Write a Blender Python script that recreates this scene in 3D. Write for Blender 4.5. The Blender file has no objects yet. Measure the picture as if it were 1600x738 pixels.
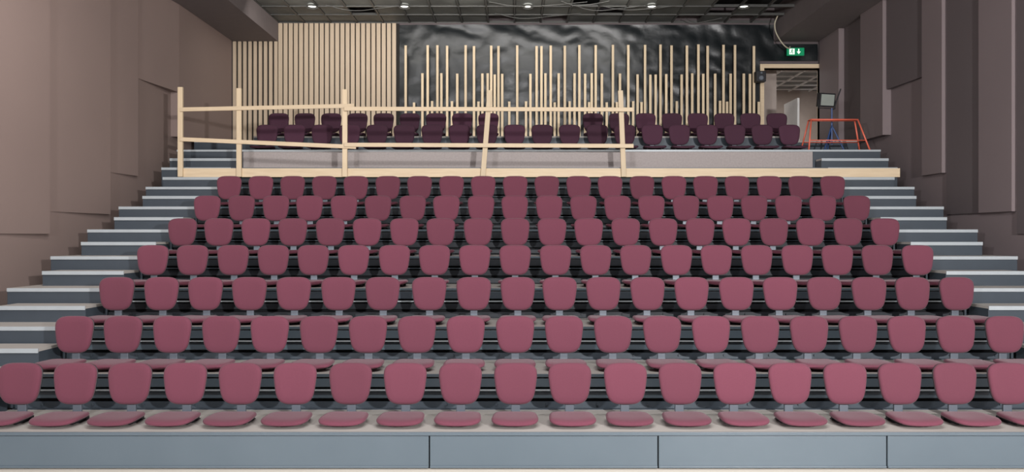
import bpy, bmesh, math, random
from mathutils import Vector, Matrix, noise
random.seed(7)
scene = bpy.context.scene
col = scene.collection
try:
    scene.view_settings.view_transform = 'Standard'
    scene.view_settings.look = 'None'
except Exception:
    pass

# ------------------------------------------------------------------ materials
def mat(name, c, rough=0.6, metal=0.0, c2=None, scale=6.0, bump=0.0, bscale=60.0, stretch=(1,1,1),
        rnd=0.0, emit=None, estr=0.0, sheen=0.0):
    m = bpy.data.materials.new(name); m.use_nodes = True
    nt = m.node_tree; b = nt.nodes['Principled BSDF']
    b.inputs['Roughness'].default_value = rough
    b.inputs['Metallic'].default_value = metal
    if sheen:
        b.inputs['Sheen Weight'].default_value = sheen
    tc = nt.nodes.new('ShaderNodeTexCoord'); mp = nt.nodes.new('ShaderNodeMapping')
    mp.inputs['Scale'].default_value = stretch
    nt.links.new(tc.outputs['Object'], mp.inputs['Vector'])
    nz = nt.nodes.new('ShaderNodeTexNoise'); nz.inputs['Scale'].default_value = scale
    nz.inputs['Detail'].default_value = 5
    nt.links.new(mp.outputs['Vector'], nz.inputs['Vector'])
    mx = nt.nodes.new('ShaderNodeMix'); mx.data_type = 'RGBA'
    c2 = c2 or tuple(v*0.82 for v in c)
    mx.inputs['A'].default_value = (*c, 1); mx.inputs['B'].default_value = (*c2, 1)
    nt.links.new(nz.outputs['Fac'], mx.inputs['Factor'])
    out = mx.outputs['Result']
    if rnd:
        oi = nt.nodes.new('ShaderNodeObjectInfo')
        mr = nt.nodes.new('ShaderNodeMapRange')
        mr.inputs['To Min'].default_value = 1-rnd; mr.inputs['To Max'].default_value = 1+rnd
        nt.links.new(oi.outputs['Random'], mr.inputs['Value'])
        hs = nt.nodes.new('ShaderNodeHueSaturation')
        nt.links.new(mr.outputs['Result'], hs.inputs['Value'])
        nt.links.new(out, hs.inputs['Color']); out = hs.outputs['Color']
    nt.links.new(out, b.inputs['Base Color'])
    if bump:
        n2 = nt.nodes.new('ShaderNodeTexNoise'); n2.inputs['Scale'].default_value = bscale
        nt.links.new(mp.outputs['Vector'], n2.inputs['Vector'])
        bp = nt.nodes.new('ShaderNodeBump'); bp.inputs['Strength'].default_value = bump
        bp.inputs['Distance'].default_value = 0.02
        nt.links.new(n2.outputs['Fac'], bp.inputs['Height'])
        nt.links.new(bp.outputs['Normal'], b.inputs['Normal'])
    if emit:
        b.inputs['Emission Color'].default_value = (*emit, 1)
        b.inputs['Emission Strength'].default_value = estr
    return m

M = {}
M['fabric'] = mat('maroon_fabric', (0.132,0.031,0.053), 0.9, c2=(0.112,0.026,0.045), scale=90, bump=0.15, bscale=400, rnd=0.10, sheen=0.12)
M['fabric_shade'] = mat('shaded_maroon_fabric', (0.060,0.018,0.036), 0.9, c2=(0.048,0.015,0.030), scale=90, bump=0.15, bscale=400, rnd=0.2)  # chair maroon darkened: shade on the upper platform put into the colour
M['bracket'] = mat('grey_bracket_steel', (0.14,0.16,0.19), 0.45, 0.2)
M['black'] = mat('black_steel', (0.012,0.012,0.015), 0.6)
M['under'] = mat('dark_understructure', (0.006,0.007,0.009), 0.9)
M['fascia'] = mat('blue_grey_fascia', (0.098,0.128,0.152), 0.42, 0.0, c2=(0.078,0.104,0.126), scale=1.5, bump=0.03, bscale=5)
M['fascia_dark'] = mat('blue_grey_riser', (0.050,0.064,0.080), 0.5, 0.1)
M['fascia_shade'] = mat('shaded_blue_grey_riser', (0.014,0.018,0.024), 0.6, 0.05)  # riser blue-grey taken near black: shadow between upper rows painted in
M['alu'] = mat('aluminium_nosing', (0.42,0.46,0.48), 0.45, 0.1)
M['deck'] = mat('beige_grey_deck', (0.46,0.43,0.40), 0.6, c2=(0.35,0.33,0.30), scale=3)
M['wall_l'] = mat('taupe_wall', (0.240,0.178,0.158), 0.75, c2=(0.207,0.153,0.137), scale=0.7, bump=0.03)
M['wall_r'] = mat('grey_taupe_wall', (0.200,0.160,0.163), 0.75, c2=(0.173,0.138,0.141), scale=0.7, bump=0.03)
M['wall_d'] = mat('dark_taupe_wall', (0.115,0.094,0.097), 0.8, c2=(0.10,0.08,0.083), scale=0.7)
M['bulk'] = mat('bulkhead_paint', (0.16,0.135,0.135), 0.8)
M['white'] = mat('white_paint', (0.75,0.74,0.72), 0.6)
M['hall'] = mat('hall_wall_paint', (0.45,0.38,0.34), 0.7)
M['floor'] = mat('pale_stage_floor', (0.70,0.65,0.57), 0.45, c2=(0.6,0.54,0.46), scale=4, stretch=(1,8,1))
M['beige'] = mat('beige_carpet_riser', (0.42,0.375,0.36), 0.9, c2=(0.30,0.267,0.257), scale=30, bump=0.2, bscale=200)
M['ceil'] = mat('black_ceiling', (0.012,0.012,0.012), 0.8)
M['tile'] = mat('dark_ceiling_tile', (0.015,0.016,0.015), 0.6, c2=(0.20,0.21,0.20), scale=1.8)
M['bar'] = mat('ceiling_grid_bar', (0.10,0.10,0.095), 0.5, 0.3)
M['wood'] = mat('raw_pine', (0.70,0.57,0.40), 0.6, c2=(0.56,0.43,0.27), scale=5, stretch=(6,6,0.6), bump=0.05, rnd=0.10)
M['woodh'] = mat('raw_pine_horizontal', (0.70,0.57,0.40), 0.6, c2=(0.54,0.41,0.26), scale=5, stretch=(0.6,6,6), bump=0.05, rnd=0.10)
M['slat'] = mat('light_oak_slat', (0.56,0.45,0.33), 0.6, c2=(0.44,0.34,0.24), scale=4, stretch=(8,8,0.5))
M['slatback'] = mat('slat_felt', (0.02,0.018,0.016), 0.95)
M['plastic'] = mat('black_membrane', (0.004,0.006,0.007), 0.34, c2=(0.007,0.010,0.012), scale=2, bump=0.35, bscale=5)
M['green'] = mat('exit_green', (0.0,0.22,0.09), 0.4, emit=(0.0,0.35,0.14), estr=0.3)
M['signwhite'] = mat('exit_white', (0.9,0.95,0.9), 0.4, emit=(0.8,1,0.85), estr=0.6)
M['red'] = mat('red_orange_steel', (0.75,0.15,0.09), 0.4)
M['blue'] = mat('blue_steel', (0.03,0.07,0.20), 0.4)
M['glass'] = mat('lamp_glass', (0.30,0.33,0.30), 0.15)
M['lamp'] = mat('lamp_lens', (0.9,0.9,0.9), 0.3, emit=(1,0.97,0.9), estr=3)
M['cable'] = mat('cream_cable', (0.5,0.46,0.34), 0.5)

# ------------------------------------------------------------------ helpers
def box(bm, x0,x1,y0,y1,z0,z1):
    vs = [bm.verts.new(p) for p in [(x0,y0,z0),(x1,y0,z0),(x1,y1,z0),(x0,y1,z0),(x0,y0,z1),(x1,y0,z1),(x1,y1,z1),(x0,y1,z1)]]
    for f in [(0,3,2,1),(4,5,6,7),(0,1,5,4),(1,2,6,5),(2,3,7,6),(3,0,4,7)]:
        bm.faces.new([vs[i] for i in f])
    return vs
def tube(bm, a, b, r, seg=10):
    a=Vector(a); b=Vector(b); d=b-a; L=d.length
    q=d.to_track_quat('Z','Y').to_matrix().to_4x4()
    bmesh.ops.create_cone(bm, cap_ends=True, segments=seg, radius1=r, radius2=r, depth=L,
                          matrix=Matrix.Translation((a+b)/2)@q)
def beam(bm, a, b, w, t):
    # rectangular timber from a to b in the xz plane, w across, t in y
    a=Vector(a); b=Vector(b); d=(b-a).normalized(); n=Vector((-d.z,0,d.x))*w/2; y=Vector((0,t/2,0))
    vs=[bm.verts.new(p) for p in [a-n-y,a+n-y,a+n+y,a-n+y,b-n-y,b+n-y,b+n+y,b-n+y]]
    for f in [(0,3,2,1),(4,5,6,7),(0,1,5,4),(1,2,6,5),(2,3,7,6),(3,0,4,7)]:
        bm.faces.new([vs[i] for i in f])
def finish(bm, name, m, parent=None, bevel=0.0, smooth=False, loc=(0,0,0)):
    bmesh.ops.recalc_face_normals(bm, faces=bm.faces)
    me = bpy.data.meshes.new(name); bm.to_mesh(me); bm.free()
    me.materials.append(m)
    if smooth:
        for p in me.polygons: p.use_smooth = True
    o = bpy.data.objects.new(name, me); col.objects.link(o)
    o.location = loc
    if parent: o.parent = parent
    if bevel:
        md = o.modifiers.new('bevel','BEVEL'); md.width=bevel; md.segments=2; md.limit_method='ANGLE'
    return o
def boxes(name, lst, m, parent=None, bevel=0.0, loc=(0,0,0)):
    bm = bmesh.new()
    for b in lst: box(bm,*b)
    return finish(bm,name,m,parent,bevel,loc=loc)
def tag(o,label,cat,group=None):
    o['label']=label; o['category']=cat
    if group: o['group']=group
def empty(name, loc, label, cat, group=None):
    e = bpy.data.objects.new(name, None); e.location=loc; e.empty_display_size=0.1
    col.objects.link(e); tag(e,label,cat,group); return e
def struct(o, label=None):
    o['kind']='structure'
    if label: o['label']=label; o['category']=o.name.split('_')[0].split('.')[0]
    return o

CAM_Z = 2.04
WL, WR = -6.6, 7.1
YB = 17.0
ZC = 6.92

# ------------------------------------------------------------------ room shell
struct(boxes('floor', [(WL-.2,WR+.2,-4,YB+.2,-.1,0)], M['floor']), 'pale wooden floor in front of the seating')
struct(boxes('ceiling', [(WL-.2,WR+.2,-4,YB+.2,ZC+.35,ZC+.5)], M['ceil']), 'black ceiling above a suspended metal grid')
struct(boxes('wall_left', [(WL-.2,WL,-4,YB+.2,0,ZC+.35)], M['wall_l']), 'taupe painted side wall with stepped panels')
struct(boxes('wall_right', [(WR,WR+.2,-4,YB+.2,0,ZC+.35)], M['wall_r']), 'grey taupe side wall with stepped panels')
struct(boxes('wall_front', [(WL,WR,-4.2,-4,0,ZC+.35)], M['wall_d']), 'dark wall behind the stage')
DX0, DX1, DZ0, DZ1 = 5.70, 7.02, 3.95, 5.88
struct(boxes('wall_back', [(WL,DX0,YB,YB+.2,0,ZC+.35),(DX1,WR,YB,YB+.2,0,ZC+.35),
        (DX0,DX1,YB,YB+.2,0,DZ0),(DX0,DX1,YB,YB+.2,DZ1,ZC+.35)], M['wall_d']), 'rear wall under construction with doorway')

# side wall relief panels: (d0,d1,thickness near, thickness far,zbottom,dark)
segsL = [(14.25,16.9,.16,.16,3.95,0),(12.9,14.25,.0,.16,4.80,0),(12.0,12.9,.0,.06,3.08,0),
         (10.45,12.0,.0,.07,2.39,0),(9.0,10.45,.0,.06,2.07,0),(6.5,9.0,.0,.06,1.7,0)]
def relief(segs, side):
    for i,(d0,d1,t0,t1,zb,dk) in enumerate(segs):
        bm=bmesh.new()
        X = WL if side<0 else WR
        s = 1 if side<0 else -1
        zt = ZC-0.43
        p=[(X,d0),(X+s*t1,d1),(X,d1)] if t0==0 else [(X,d0),(X+s*t0,d0),(X+s*t1,d1),(X,d1)]
        lo=[bm.verts.new((x,y,zb)) for x,y in p]; hi=[bm.verts.new((x,y,zt)) for x,y in p]
        bm.faces.new(lo); bm.faces.new(hi)
        n=len(p)
        for k in range(n):
            bm.faces.new([lo[k],lo[(k+1)%n],hi[(k+1)%n],hi[k]])
        m = M['wall_l'] if side<0 else M['wall_r']
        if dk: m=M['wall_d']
        o=finish(bm,'trim_%d'%(10+i+(0 if side<0 else 30)),m)
        struct(o,'angled acoustic relief panel on side wall')
relief(segsL,-1)
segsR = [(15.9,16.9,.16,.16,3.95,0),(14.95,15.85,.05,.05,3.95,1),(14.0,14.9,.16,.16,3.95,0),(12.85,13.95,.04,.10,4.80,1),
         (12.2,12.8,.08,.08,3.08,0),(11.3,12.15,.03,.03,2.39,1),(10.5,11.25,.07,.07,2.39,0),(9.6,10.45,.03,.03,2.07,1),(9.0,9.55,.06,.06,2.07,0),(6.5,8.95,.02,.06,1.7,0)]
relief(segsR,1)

# bulkheads below the ceiling at both sides
struct(boxes('trim_2', [(WL,-5.4,-4,YB,ZC-.43,ZC+.35)], M['bulk']), 'grey boxed bulkhead along ceiling edge')
struct(boxes('trim_3', [(5.95,WR,-4,YB,ZC-.43,ZC+.35)], M['bulk']), 'grey boxed bulkhead along ceiling edge')

# suspended ceiling grid and tiles
bm=bmesh.new()
x=-5.4
while x<5.95:
    box(bm,x-.02,x+.02,9,YB,ZC,ZC+.05); x+=.6
y=9.2
while y<YB:
    box(bm,-5.4,5.95,y-.02,y+.02,ZC-.002,ZC+.05); y+=.6
struct(finish(bm,'trim_4',M['bar']),'metal suspended ceiling grid')
bm=bmesh.new()
for i in range(19):
    for j in range(13):
        if random.random()<0.72:
            x0=-5.4+i*.6+.03; y0=9.2+j*.6+.03
            if x0+.54<5.95 and y0+.54<YB: box(bm,x0,x0+.54,y0,y0+.54,ZC+.02,ZC+.04)
struct(finish(bm,'trim_5',M['tile']),'dark mesh ceiling tiles')

# ------------------------------------------------------------------ hall seen through the doorway
struct(boxes('floor.001', [(4.5,9,YB+.2,YB+5,DZ0-.1,DZ0)], M['beige']), 'hall floor behind doorway')
struct(boxes('wall_hall', [(4.3,4.5,YB+.2,YB+5,DZ0,6.6),(9,9.2,YB+.2,YB+5,DZ0,6.6),(4.3,9.2,YB+5,YB+5.2,DZ0,6.6)], M['hall']),'brown grey hall walls')
bm=bmesh.new(); box(bm,4.3,9.2,YB+.2,YB+5.2,6.35,6.5)
struct(finish(bm,'ceiling.001',M['tile']),'hall ceiling')
bm=bmesh.new()
for i in range(8): box(bm,4.5+i*.6,4.53+i*.6,YB+.2,YB+5,6.31,6.35)
for i in range(8): box(bm,4.5,9,YB+.5+i*.6,YB+.53+i*.6,6.31,6.35)
struct(finish(bm,'trim_6',M['white']),'white hall ceiling grid')
struct(boxes('trim_7', [(6.05,6.35,YB+1.0,YB+1.3,DZ0,6.35)], M['hall']),'hall column')
struct(boxes('trim_1', [(DX0-.09,DX0,YB-.05,YB+.22,DZ0,DZ1+.09),(DX1,WR-.002,YB-.05,YB+.22,DZ0,DZ1+.09),(DX0,DX1,YB-.05,YB+.22,DZ1,DZ1+.09)], M['woodh']),'raw pine door frame')
d=struct(boxes('door_1', [(DX1-.45,DX1-.40,YB+.25,YB+1.1,DZ0,DZ0+1.3)], M['white']),'white door leaf standing open')

# ------------------------------------------------------------------ tiers
P = .85; R=.365
def front(k): return 6.5+P*(k-1)
def top(k): return .325 if k==1 else .31+R*(k-1)
TX0,TX1=-6.18,6.70
AX0,AX1=-4.96,5.48
def tier(k, yf, zt, zprev, depth, label):
    e=empty('seating_tier',(0,yf,zt),label,'seating platform','retractable seating tiers')
    H=zt-zprev
    boxes('deck',[(TX0,TX1,.0,depth+.005,-.035,0)],M['deck'],e)
    if k==1:
        boxes('nosing',[(TX0,TX1,-.02,0,-.03,0)],M['fascia'],e,bevel=.004)
        xs=[TX0,-.745,1.255,3.255,TX1]
        for a,b in zip(xs[:-1],xs[1:]):
            bm=bmesh.new()
            box(bm,a+.006,b-.006,-.012,.01,-H+.012,-.034)
            box(bm,a+.006,b-.006,-.022,-.012,-H+.012,-H+.03)
            finish(bm,'fascia_panel',M['fascia'],e,bevel=.003)
        boxes('frame',[(TX0,TX1,.012,.05,-H+.0,-.036)],M['under'],e)
    else:
        boxes('nosing',[(AX0,AX1,-.02,0,-.03,0)],M['fascia'],e,bevel=.004)
        boxes('aisle_nosing',[(TX0,AX0-.002,-.02,0,-.045,0)],M['alu'],e,bevel=.004)
        boxes('aisle_nosing',[(AX1+.002,TX1,-.02,0,-.045,0)],M['alu'],e,bevel=.004)
        mu = M['fascia'] if k<=3 else (M['fascia_dark'] if k<=4 else M['fascia_shade'])  # risers and rail darken up the tiers: shade behind chairs put into colour
        ml = M['fascia_dark'] if k<=3 else M['fascia_shade']
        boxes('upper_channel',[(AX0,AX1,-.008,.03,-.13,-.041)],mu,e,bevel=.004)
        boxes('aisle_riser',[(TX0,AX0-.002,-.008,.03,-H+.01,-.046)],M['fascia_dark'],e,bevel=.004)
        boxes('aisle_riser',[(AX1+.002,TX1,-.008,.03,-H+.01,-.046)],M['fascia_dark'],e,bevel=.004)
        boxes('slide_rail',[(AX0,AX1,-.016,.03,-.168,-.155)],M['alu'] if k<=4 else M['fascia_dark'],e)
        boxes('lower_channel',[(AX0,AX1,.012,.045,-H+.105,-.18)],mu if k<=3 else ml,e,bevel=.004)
        bm=bmesh.new()
        box(bm,AX0,AX1,.02,.05,-H+.005,-H+.07)
        box(bm,AX0,AX1,-.03,.02,-H+.001,-H+.008)
        x=TX0+1.5
        while x<AX1:
            tube(bm,(x,.005,-H+.045),(x,.025,-H+.045),.012,8); x+=.5
        finish(bm,'base_angle',ml,e)
        boxes('frame',[(TX0,TX1,.05,.07,-H+.003,-.036)],M['under'],e)
    boxes('end_plate',[(TX0,TX0+.02,.07,depth,-zt,-.036)],M['under'],e)
    boxes('end_plate',[(TX1-.02,TX1,.07,depth,-zt,-.036)],M['under'],e)
    return e
for k in range(1,9):
    dep = P-.02 if k<8 else .53
    tier(k,front(k),top(k),top(k-1) if k>1 else 0,dep,
         'grey steel seating tier with smooth blue-grey front panels' if k==1 else
         'grey steel seating tier with aluminium edge and beige deck')
Z9,Y9=3.24,13.0
tier(9,Y9,Z9,top(8),.575,'cross-aisle platform behind the raw timber railing')

# half steps in the side aisles
def half(x0,x1,yf,zt,h,dep):
    e=empty('aisle_step',(0,yf,zt-h),'grey aisle step with pale tread and aluminium nosing','step','aisle steps')
    boxes('tread',[(x0,x1,0,dep-.03,h-.03,h)],M['deck'],e)
    boxes('nosing',[(x0,x1,-.018,0,h-.045,h+.003)],M['alu'],e,bevel=.003)
    boxes('riser',[(x0,x1,.0,.02,0,h-.031),(x0,x0+.02,.02,dep-.03,0,h-.031),(x1-.02,x1,.02,dep-.03,0,h-.031)],M['fascia_dark'],e)
for k in range(2,9):
    for a,b in ((-6.02,-4.98),(5.50,6.50)):
        half(a,b,front(k)-.43,top(k-1)+.185,.185,.40)
for a,b in ((-6.02,-4.98),(5.50,6.50)):
    half(a,b,Y9-.29,top(8)+.18,.18,.26)
for a,b in ((-6.18,-4.98),(5.50,6.70)):
    half(a,b,13.31,Z9+.19,.19,.27)

# upper platforms
ZA,YA=3.62,13.6
e=empty('upper_platform',(0,YA,ZA),'low upper platform with speckled beige front and metal edge','platform')
boxes('front_panel',[(-4.97,5.46,0,.03,-.378,-.03)],M['beige'],e)
boxes('side_panel',[(TX0,-4.975,0,.03,-.378,-.03)],M['fascia_dark'],e)
boxes('side_panel',[(5.465,TX1,0,.03,-.378,-.03)],M['fascia_dark'],e)
boxes('deck',[(TX0,TX1,.0,.59,-.03,0),(TX0,-5.0,.59,1.28,-.03,0),(5.4,TX1,.59,1.28,-.03,0)],M['deck'],e)
boxes('nosing',[(TX0,TX1,-.02,0,-.035,0)],M['alu'],e)
boxes('support_frame',[(TX0,TX1,.05,.10,-ZA,-.031)],M['under'],e)
ZB=DZ0
e=empty('upper_platform',(0,14.2,ZB),'highest platform carrying the rear row of chairs','platform')
boxes('deck',[(-4.99,5.39,0,.69,-.03,0),(WL+.17,WR-.21,.7,2.78,-.03,0)],M['deck'],e)
boxes('riser',[(-4.99,5.39,0,.03,-.325,-.031),(WL+.17,-5.0,.7,.73,-.325,-.031),(5.4,WR-.21,.7,.73,-.325,-.031)],M['fascia_dark'],e)
boxes('support_frame',[(-4.9,5.3,.1,2.7,-ZB,-.04)],M['under'],e)

# ------------------------------------------------------------------ chairs
def cushion(name, a, b, th, taper, axis, curve, n=3.0, N=44):
    bm=bmesh.new()
    prof=[(.30,-.5),(.62,-.5),(.86,-.47),(.955,-.32),(1.0,-.02),(.985,.28),(.90,.46),(.5,.5)]
    rings=[]
    for s,t in prof:
        ring=[]
        for i in range(N):
            an=2*math.pi*i/N
            c,sn=math.cos(an),math.sin(an)
            u=math.copysign(abs(c)**(2/n),c)*a*s; v=math.copysign(abs(sn)**(2/n),sn)*b*s
            u*=1+taper*v/b
            if axis=='back': p=(u, t*th - curve*u*u*4 , v)
            else:
                droop = -.025*max(0,(-v/b-.3))**2 + .012*(u/a)**2
                p=(u, v, -t*th+droop)
            ring.append(bm.verts.new(p))
        rings.append(ring)
    for r0,r1 in zip(rings[:-1],rings[1:]):
        for i in range(N):
            bm.faces.new([r0[i],r0[(i+1)%N],r1[(i+1)%N],r1[i]])
    bm.faces.new(rings[0]); bm.faces.new(rings[-1])
    return bm
CH='auditorium chairs on the tiers'
def make_proto(fabric,label):
    proto=empty('auditorium_chair',(0,0,0),label,'chair',CH)
    bk=finish(cushion('b',.194,.195,.055,.135,'back',.10,3.6),'backrest',fabric,proto,smooth=True,loc=(0,.22,.325))
    bk.rotation_euler=(math.radians(-5),0,0)
    st=finish(cushion('s',.208,.20,.045,-.07,'seat',0,3.8),'seat',fabric,proto,smooth=True,loc=(0,-.01,.055))
    bm=bmesh.new()
    box(bm,-.042,.042,.235,.262,.04,.40)
    box(bm,-.042,.042,.10,.262,.026,.05)
    sup=finish(bm,'back_support',M['bracket'],proto,bevel=.006)
    bm=bmesh.new()
    box(bm,-.15,.15,.03,.20,.0,.006)
    box(bm,-.14,-.12,-.05,.2,.006,.03); box(bm,.12,.14,-.05,.2,.006,.03)
    box(bm,-.16,.16,.12,.15,.006,.03)
    base=finish(bm,'mounting_bracket',M['black'],proto)
    shell=finish(cushion('p',.186,.187,.012,.135,'back',.10,3.6),'back_shell',M['black'],proto,smooth=True,loc=(0,.256,.325))
    shell.rotation_euler=bk.rotation_euler
    return [proto,bk,st,sup,base,shell,False]
PA=make_proto(M['fabric'],'maroon upholstered auditorium chair with rounded backrest on grey bracket')
PB=make_proto(M['fabric_shade'],'maroon chair with shade painted into the fabric on the upper platform behind timber railing')
def chair(pr,x,y,z,label=None):
    if not pr[6]: e=pr[0]; pr[6]=True
    else:
        e=pr[0].copy(); col.objects.link(e)
        for p in pr[1:6]:
            q=p.copy(); q.parent=e; col.objects.link(q)
    e.location=(x,y,z)
    e.rotation_euler=(0,0,math.radians(random.uniform(-1.2,1.2)))
    if label: e['label']=label
S=.517
for k in range(1,8):
    hi = 9 if k==1 else 10
    for i in range(-9,hi+1):
        off = .03 if (k==3 and -2<=i<=0) else 0
        chair(PA,i*S+.005+off,front(k)+.27,top(k))
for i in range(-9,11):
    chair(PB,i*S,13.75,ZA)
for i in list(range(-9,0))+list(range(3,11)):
    chair(PB,i*S,14.44,ZB,'maroon chair with shade painted into the fabric in the rearmost row near slatted wall')

# ------------------------------------------------------------------ timber railing
f=12.955
rail=empty('timber_railing',(0,f,Z9-.17),'temporary raw pine railing of posts and boards on platform edge','railing')
ry=Z9-.17
def rb(name,a,b,w,t,m,dy=0):
    bm=bmesh.new(); beam(bm,(a[0],dy,a[1]-ry),(b[0],dy,b[1]-ry),w,t); finish(bm,name,m,rail,bevel=.003)
rb('kick_board',(-5.86,3.145),(6.72,3.145),.155,.03,M['woodh'],.0)
for (xb,xt,zt) in [(-5.81,-5.81,4.63),(-4.79,-4.79,4.61),(-2.95,-2.95,4.59),(-.55,-.43,4.575),(1.90,1.84,4.57)]:
    rb('post',(xb,3.07),(xt,zt),.085,.045,M['wood'],-.04)
rb('top_board',(-5.80,4.235),(-2.78,4.30),.07,.025,M['woodh'],-.076)
rb('top_board',(-2.95,4.245),(2.06,4.23),.07,.025,M['woodh'],-.102)
rb('middle_board',(-5.80,3.72),(-2.75,3.585),.07,.025,M['woodh'],-.076)
rb('middle_board',(-2.95,3.62),(2.06,3.60),.07,.025,M['woodh'],-.102)

# ------------------------------------------------------------------ rear wall finishes
def slats(x0,x1,z0,z1,pitch,w):
    e=empty('slat_wall_panel',((x0+x1)/2,YB-.06,z0),'light oak vertical slat wall panel on black felt','wall panel')
    cx=(x0+x1)/2
    boxes('backing',[(x0-cx,x1-cx,.04,.06,0,z1-z0)],M['slatback'],e)
    L=[]; x=x0
    while x+w<=x1:
        L.append((x-cx,x-cx+w,0,.04,0,z1-z0)); x+=pitch
    boxes('slats',L,M['slat'],e)
slats(WL+.17,-5.41,ZB,ZC-.435,.118,.074)
slats(-5.39,-2.64,ZB,ZC-.02,.118,.088)

bm=bmesh.new()
nx,nz=180,60; X0,X1=-2.63,WR-.17; Z0,Z1=ZB,ZC-.05
g={}
for i in range(nx+1):
    for j in range(nz+1):
        x=X0+(X1-X0)*i/nx; z=Z0+(Z1-Z0)*j/nz
        v=noise.noise(Vector((x*.9,z*1.6,0)))*.03+abs(noise.noise(Vector((x*2.1+z*1.4,z*2.3-x,4))))*.035
        if j>nz-10: v+=.03*math.sin(x*2.2+z*6)*(j-nz+10)/10
        g[i,j]=(x,-.02-abs(v),z)
vd={}
for i in range(nx):
    for j in range(nz):
        cx=X0+(X1-X0)*(i+.5)/nx; cz=Z0+(Z1-Z0)*(j+.5)/nz
        if cx>DX0-.12 and cz<DZ1+.14: continue
        if cx>5.9 and cz>ZC-.47: continue
        q=[]
        for kx in ((i,j),(i+1,j),(i+1,j+1),(i,j+1)):
            if kx not in vd: vd[kx]=bm.verts.new(g[kx])
            q.append(vd[kx])
        bm.faces.new(q)
o=finish(bm,'plastic_membrane',M['plastic'],smooth=True,loc=(0,YB,0))
tag(o,'wrinkled shiny black plastic membrane stapled over rear wall','plastic sheet')

tall=[-2.47,-1.97,-1.75,-1.53,-1.11,-.92,-.53,-.365,.06,.50,.61,.82,1.14,1.47,1.84,2.23,2.58,2.96,3.31,3.56,3.91,4.17,4.38,4.74,5.0,5.43]
med=[-2.09,-1.66,-1.30,-.73,-.61,-.45,-.28,.36,.70,1.0,1.36,1.6,1.75,1.98,2.39,2.79,3.08,3.2,3.44,3.79,4.03,4.28,4.55,4.9,5.2,5.34]
short=[-2.28,-1.87,-1.42,-.82,-.12,.26,.91,1.25,1.69,2.09,2.32,2.69,2.88,3.68,4.66,4.82,5.54]
for lst,h,lb in ((tall,2.42,'tall'),(med,1.77,'medium-height'),(short,1.14,'short')):
    for x in lst:
        hh=h+random.uniform(-.02,.02)
        bm=bmesh.new(); box(bm,-.027,.027,0,.035,0,hh)
        o=finish(bm,'timber_batten',M['wood'],bevel=.003,loc=(x,YB-.17,ZB))
        tag(o,lb+' raw pine batten standing against black membrane','batten','battens on the rear wall')

# exit sign
e=empty('exit_sign',(6.34,YB-.24,6.2),'green emergency exit sign with running figure and down arrow','sign')
boxes('sign_body',[(-.19,.19,-.03,.03,-.085,.085)],M['green'],e,bevel=.004)
bm=bmesh.new()
box(bm,-.15,-.03,-.036,-.031,-.065,.065)
box(bm,.05,.075,-.036,-.031,-.01,.06)
vs=[bm.verts.new(p) for p in ((.015,-.034,0),(.11,-.034,0),(.0625,-.034,-.06))]; bm.faces.new(vs)
finish(bm,'pictogram',M['signwhite'],e)
bm=bmesh.new()
bmesh.ops.create_cone(bm,cap_ends=True,segments=12,radius1=.011,radius2=.011,depth=.003,matrix=Matrix.Translation((-.085,-.038,.047))@Matrix.Rotation(math.pi/2,4,'X'))
def ln(a,b,w=.012): beam(bm,(a[0],-.038,a[1]),(b[0],-.038,b[1]),w,.003)
ln((-.088,.034),(-.094,-.005),.018); ln((-.094,-.005),(-.07,-.025)); ln((-.07,-.025),(-.075,-.055))
ln((-.094,-.005),(-.11,-.03)); ln((-.11,-.03),(-.135,-.035)); ln((-.088,.03),(-.06,.015),.009); ln((-.088,.03),(-.115,.012),.009)
finish(bm,'running_figure',M['green'],e)
boxes('wall_bracket',[(-.05,.05,.03,.13,-.03,.03)],M['black'],e)

# wall speaker by the door
e=empty('wall_speaker',(5.52,YB-.31,5.62),'small black wall speaker beside the doorway','speaker')
boxes('cabinet',[(-.11,.11,-.09,.09,-.12,.12)],M['black'],e,bevel=.015)
boxes('mounting_arm',[(-.02,.02,.09,.20,-.02,.02)],M['bracket'],e)
bm=bmesh.new()
for zz,r in ((-.04,.06),(.07,.028)):
    bmesh.ops.create_cone(bm,cap_ends=True,segments=20,radius1=r,radius2=r*.7,depth=.02,matrix=Matrix.Translation((0,-.095,zz))@Matrix.Rotation(math.pi/2,4,'X'))
finish(bm,'driver',M['bracket'],e)

# floodlight on tripod
fx,fy=6.11,14.3
e=empty('work_floodlight',(fx,fy,ZA),'black work floodlight on blue tripod beside red trestle','work light')
bm=bmesh.new()
for an in (90,210,330):
    a=math.radians(an); tube(bm,(0,0,.55),(.24*math.cos(a),.24*math.sin(a),.01),.014)
    tube(bm,(.12*math.cos(a),.12*math.sin(a),.28),(0,0,.2),.007)
tube(bm,(0,0,.18),(0,0,.88),.016)
finish(bm,'tripod',M['blue'],e)
lampz=1.04
bm=bmesh.new(); box(bm,-.17,.17,-.03,.07,-.13,.13)
for i in range(6): box(bm,-.15,.15,.07,.10,-.11+i*.04,-.10+i*.04)
o=finish(bm,'lamp_housing',M['black'],e,bevel=.01,loc=(-.1,0,lampz)); o.rotation_euler=(math.radians(8),0,math.radians(15))
bm=bmesh.new(); box(bm,-.145,.145,-.036,-.03,-.105,.105)
q=finish(bm,'lamp_glass',M['glass'],e,loc=(-.1,0,lampz)); q.rotation_euler=o.rotation_euler
bm=bmesh.new()
tube(bm,(-.19,0,0),(-.19,0,-.16),.008); tube(bm,(.19,0,0),(.19,0,-.16),.008); tube(bm,(-.19,0,-.16),(.19,0,-.16),.008)
tube(bm,(-.19,0,0),(-.17,0,0),.012);tube(bm,(.19,0,0),(.17,0,0),.012)
q=finish(bm,'yoke',M['black'],e,loc=(-.1,0,lampz)); q.rotation_euler=(0,0,math.radians(15))
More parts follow.
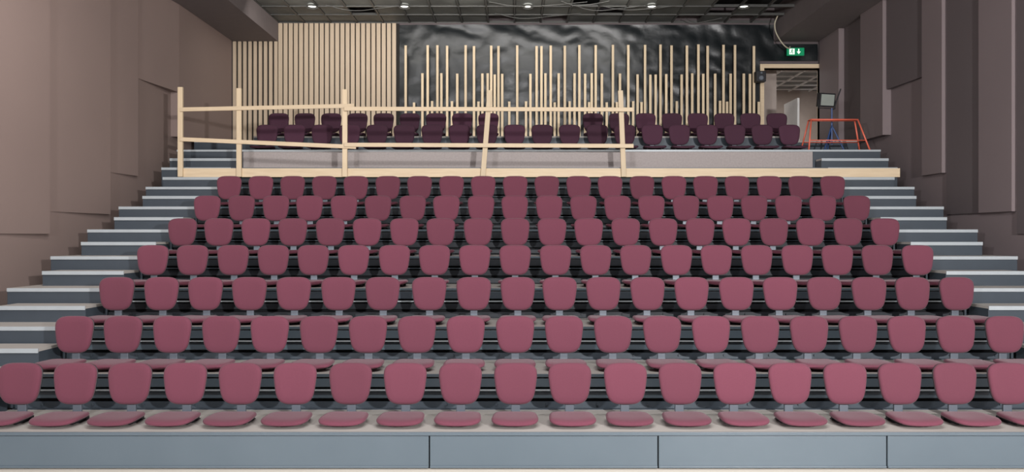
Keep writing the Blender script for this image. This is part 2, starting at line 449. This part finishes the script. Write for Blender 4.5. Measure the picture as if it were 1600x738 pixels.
bm=bmesh.new(); tube(bm,(.02,-.03,.85),(.16,-.03,1.25),.013)
finish(bm,'handle',M['black'],e)

# red trestle
e=empty('folding_trestle',(6.02,13.95,ZA),'red-orange tubular steel trestle standing on the platform','trestle')
bm=bmesh.new(); r=.015
for y in (-.2,.2):
    tube(bm,(-.47,y*.3,.6),(-.57,y,.012),r); tube(bm,(.40,y*.3,.6),(.56,y,.012),r)
    tube(bm,(-.53,y*.75,.2),(.51,y*.75,.2),r*.7)
for (x0,x1) in ((-.57,-.53),(.56,.51)):
    tube(bm,(x0,-.2,.012),(x0,.2,.012),r*.8)
finish(bm,'leg_frame',M['red'],e,smooth=True)
bm=bmesh.new(); tube(bm,(-.47,-.06,.6),(.40,-.06,.6),r); tube(bm,(-.47,.06,.6),(.40,.06,.6),r)
tube(bm,(-.47,-.06,.6),(-.47,.06,.6),r);tube(bm,(.40,-.06,.6),(.40,.06,.6),r)
finish(bm,'top_bar',M['red'],e,smooth=True)

# ceiling downlights
for i,x in enumerate((-4.28,-2.33,.28,2.9,4.85)):
    e=empty('ceiling_downlight',(x,15.7,ZC-.02),'small round lit downlight set in the ceiling grid','ceiling light','ceiling downlights')
    bm=bmesh.new(); bmesh.ops.create_cone(bm,cap_ends=False,segments=24,radius1=.12,radius2=.085,depth=.05,matrix=Matrix.Translation((0,0,0)))
    finish(bm,'trim_ring',M['bar'],e,smooth=True)
    bm=bmesh.new(); bmesh.ops.create_cone(bm,cap_ends=True,segments=24,radius1=.085,radius2=.085,depth=.012,matrix=Matrix.Translation((0,0,.01)))
    finish(bm,'lens',M['lamp'],e)

# hanging cables
def cable(name,pts,r,m,label):
    cu=bpy.data.curves.new(name,'CURVE'); cu.dimensions='3D'; cu.bevel_depth=r
    sp=cu.splines.new('BEZIER'); sp.bezier_points.add(len(pts)-1)
    for b,p in zip(sp.bezier_points,pts): b.co=p; b.handle_left_type=b.handle_right_type='AUTO'
    t=bpy.data.objects.new('tmp',cu); col.objects.link(t)
    bpy.context.view_layer.update()
    me=bpy.data.meshes.new_from_object(t.evaluated_get(bpy.context.evaluated_depsgraph_get()))
    bpy.data.objects.remove(t); me.materials.clear(); me.materials.append(m)
    o=bpy.data.objects.new(name,me); col.objects.link(o); tag(o,label,'cable'); return o
cable('hanging_cable',[(5.85,16.5,6.95),(5.80,16.55,6.75),(5.92,16.6,6.45),(6.15,16.65,6.25),(6.2,16.71,6.3)],.014,M['cable'],'cream electric cable drooping from ceiling to exit sign')
for j in range(7):
    x=random.uniform(-4.5,4); y=random.uniform(15.3,16.7); L=random.uniform(.8,2.2)
    o=cable('ceiling_cable',[(x,y,ZC+.0),(x+L*.3,y+.1,ZC-.05-random.random()*.05),(x+L*.7,y+.05,ZC-.04),(x+L,y,ZC+.0)],.008,M['bar'],'thin grey cable looped under the ceiling grid')
    o['group']='cables under the ceiling grid'

# ------------------------------------------------------------------ lights
def area(name,loc,target,sx,sy,power,colr=(1,1,1),spread=180):
    l=bpy.data.lights.new(name,'AREA'); l.shape='RECTANGLE'; l.size=sx; l.size_y=sy; l.energy=power; l.color=colr
    l.spread=math.radians(spread)
    o=bpy.data.objects.new(name,l); o.location=loc
    o.rotation_euler=(Vector(target)-Vector(loc)).to_track_quat('-Z','Y').to_euler(); col.objects.link(o); return o
area('flood_stand_light',(4.6,-2.0,3.4),(2.3,11,2.6),.35,.25,1250,(1,.98,.98))
area('flood_stand_light',(-4.2,-2.0,3.4),(-1.8,11,2.6),.35,.25,480,(.97,.97,1))
area('stage_wash_light',(.5,3.5,6.6),(0,9.0,1.0),5,.4,430,(1,.98,.98))
area('rear_wash_light',(-1,14.9,6.75),(-1.0,17,5.2),8,.2,75,(1,.96,.90))
area('left_wall_light',(-4.0,7.5,5.6),(-6.6,9.8,3.8),1.0,.4,85,(1,.95,.92))
area('hall_light',(7.0,19.5,6.28),(7.0,19.5,4),2,2,85,(1,.98,.95))
w=bpy.data.worlds.new('World'); scene.world=w; w.use_nodes=True
w.node_tree.nodes['Background'].inputs[0].default_value=(.5,.5,.55,1)
w.node_tree.nodes['Background'].inputs[1].default_value=.03

cam=bpy.data.cameras.new('Camera'); cam.sensor_width=36; cam.lens=26.1; cam.shift_x=-.0025
cam.clip_end=100
co=bpy.data.objects.new('Camera',cam); co.location=(0,0,CAM_Z); co.rotation_euler=(math.pi/2,0,0)
col.objects.link(co); scene.camera=co
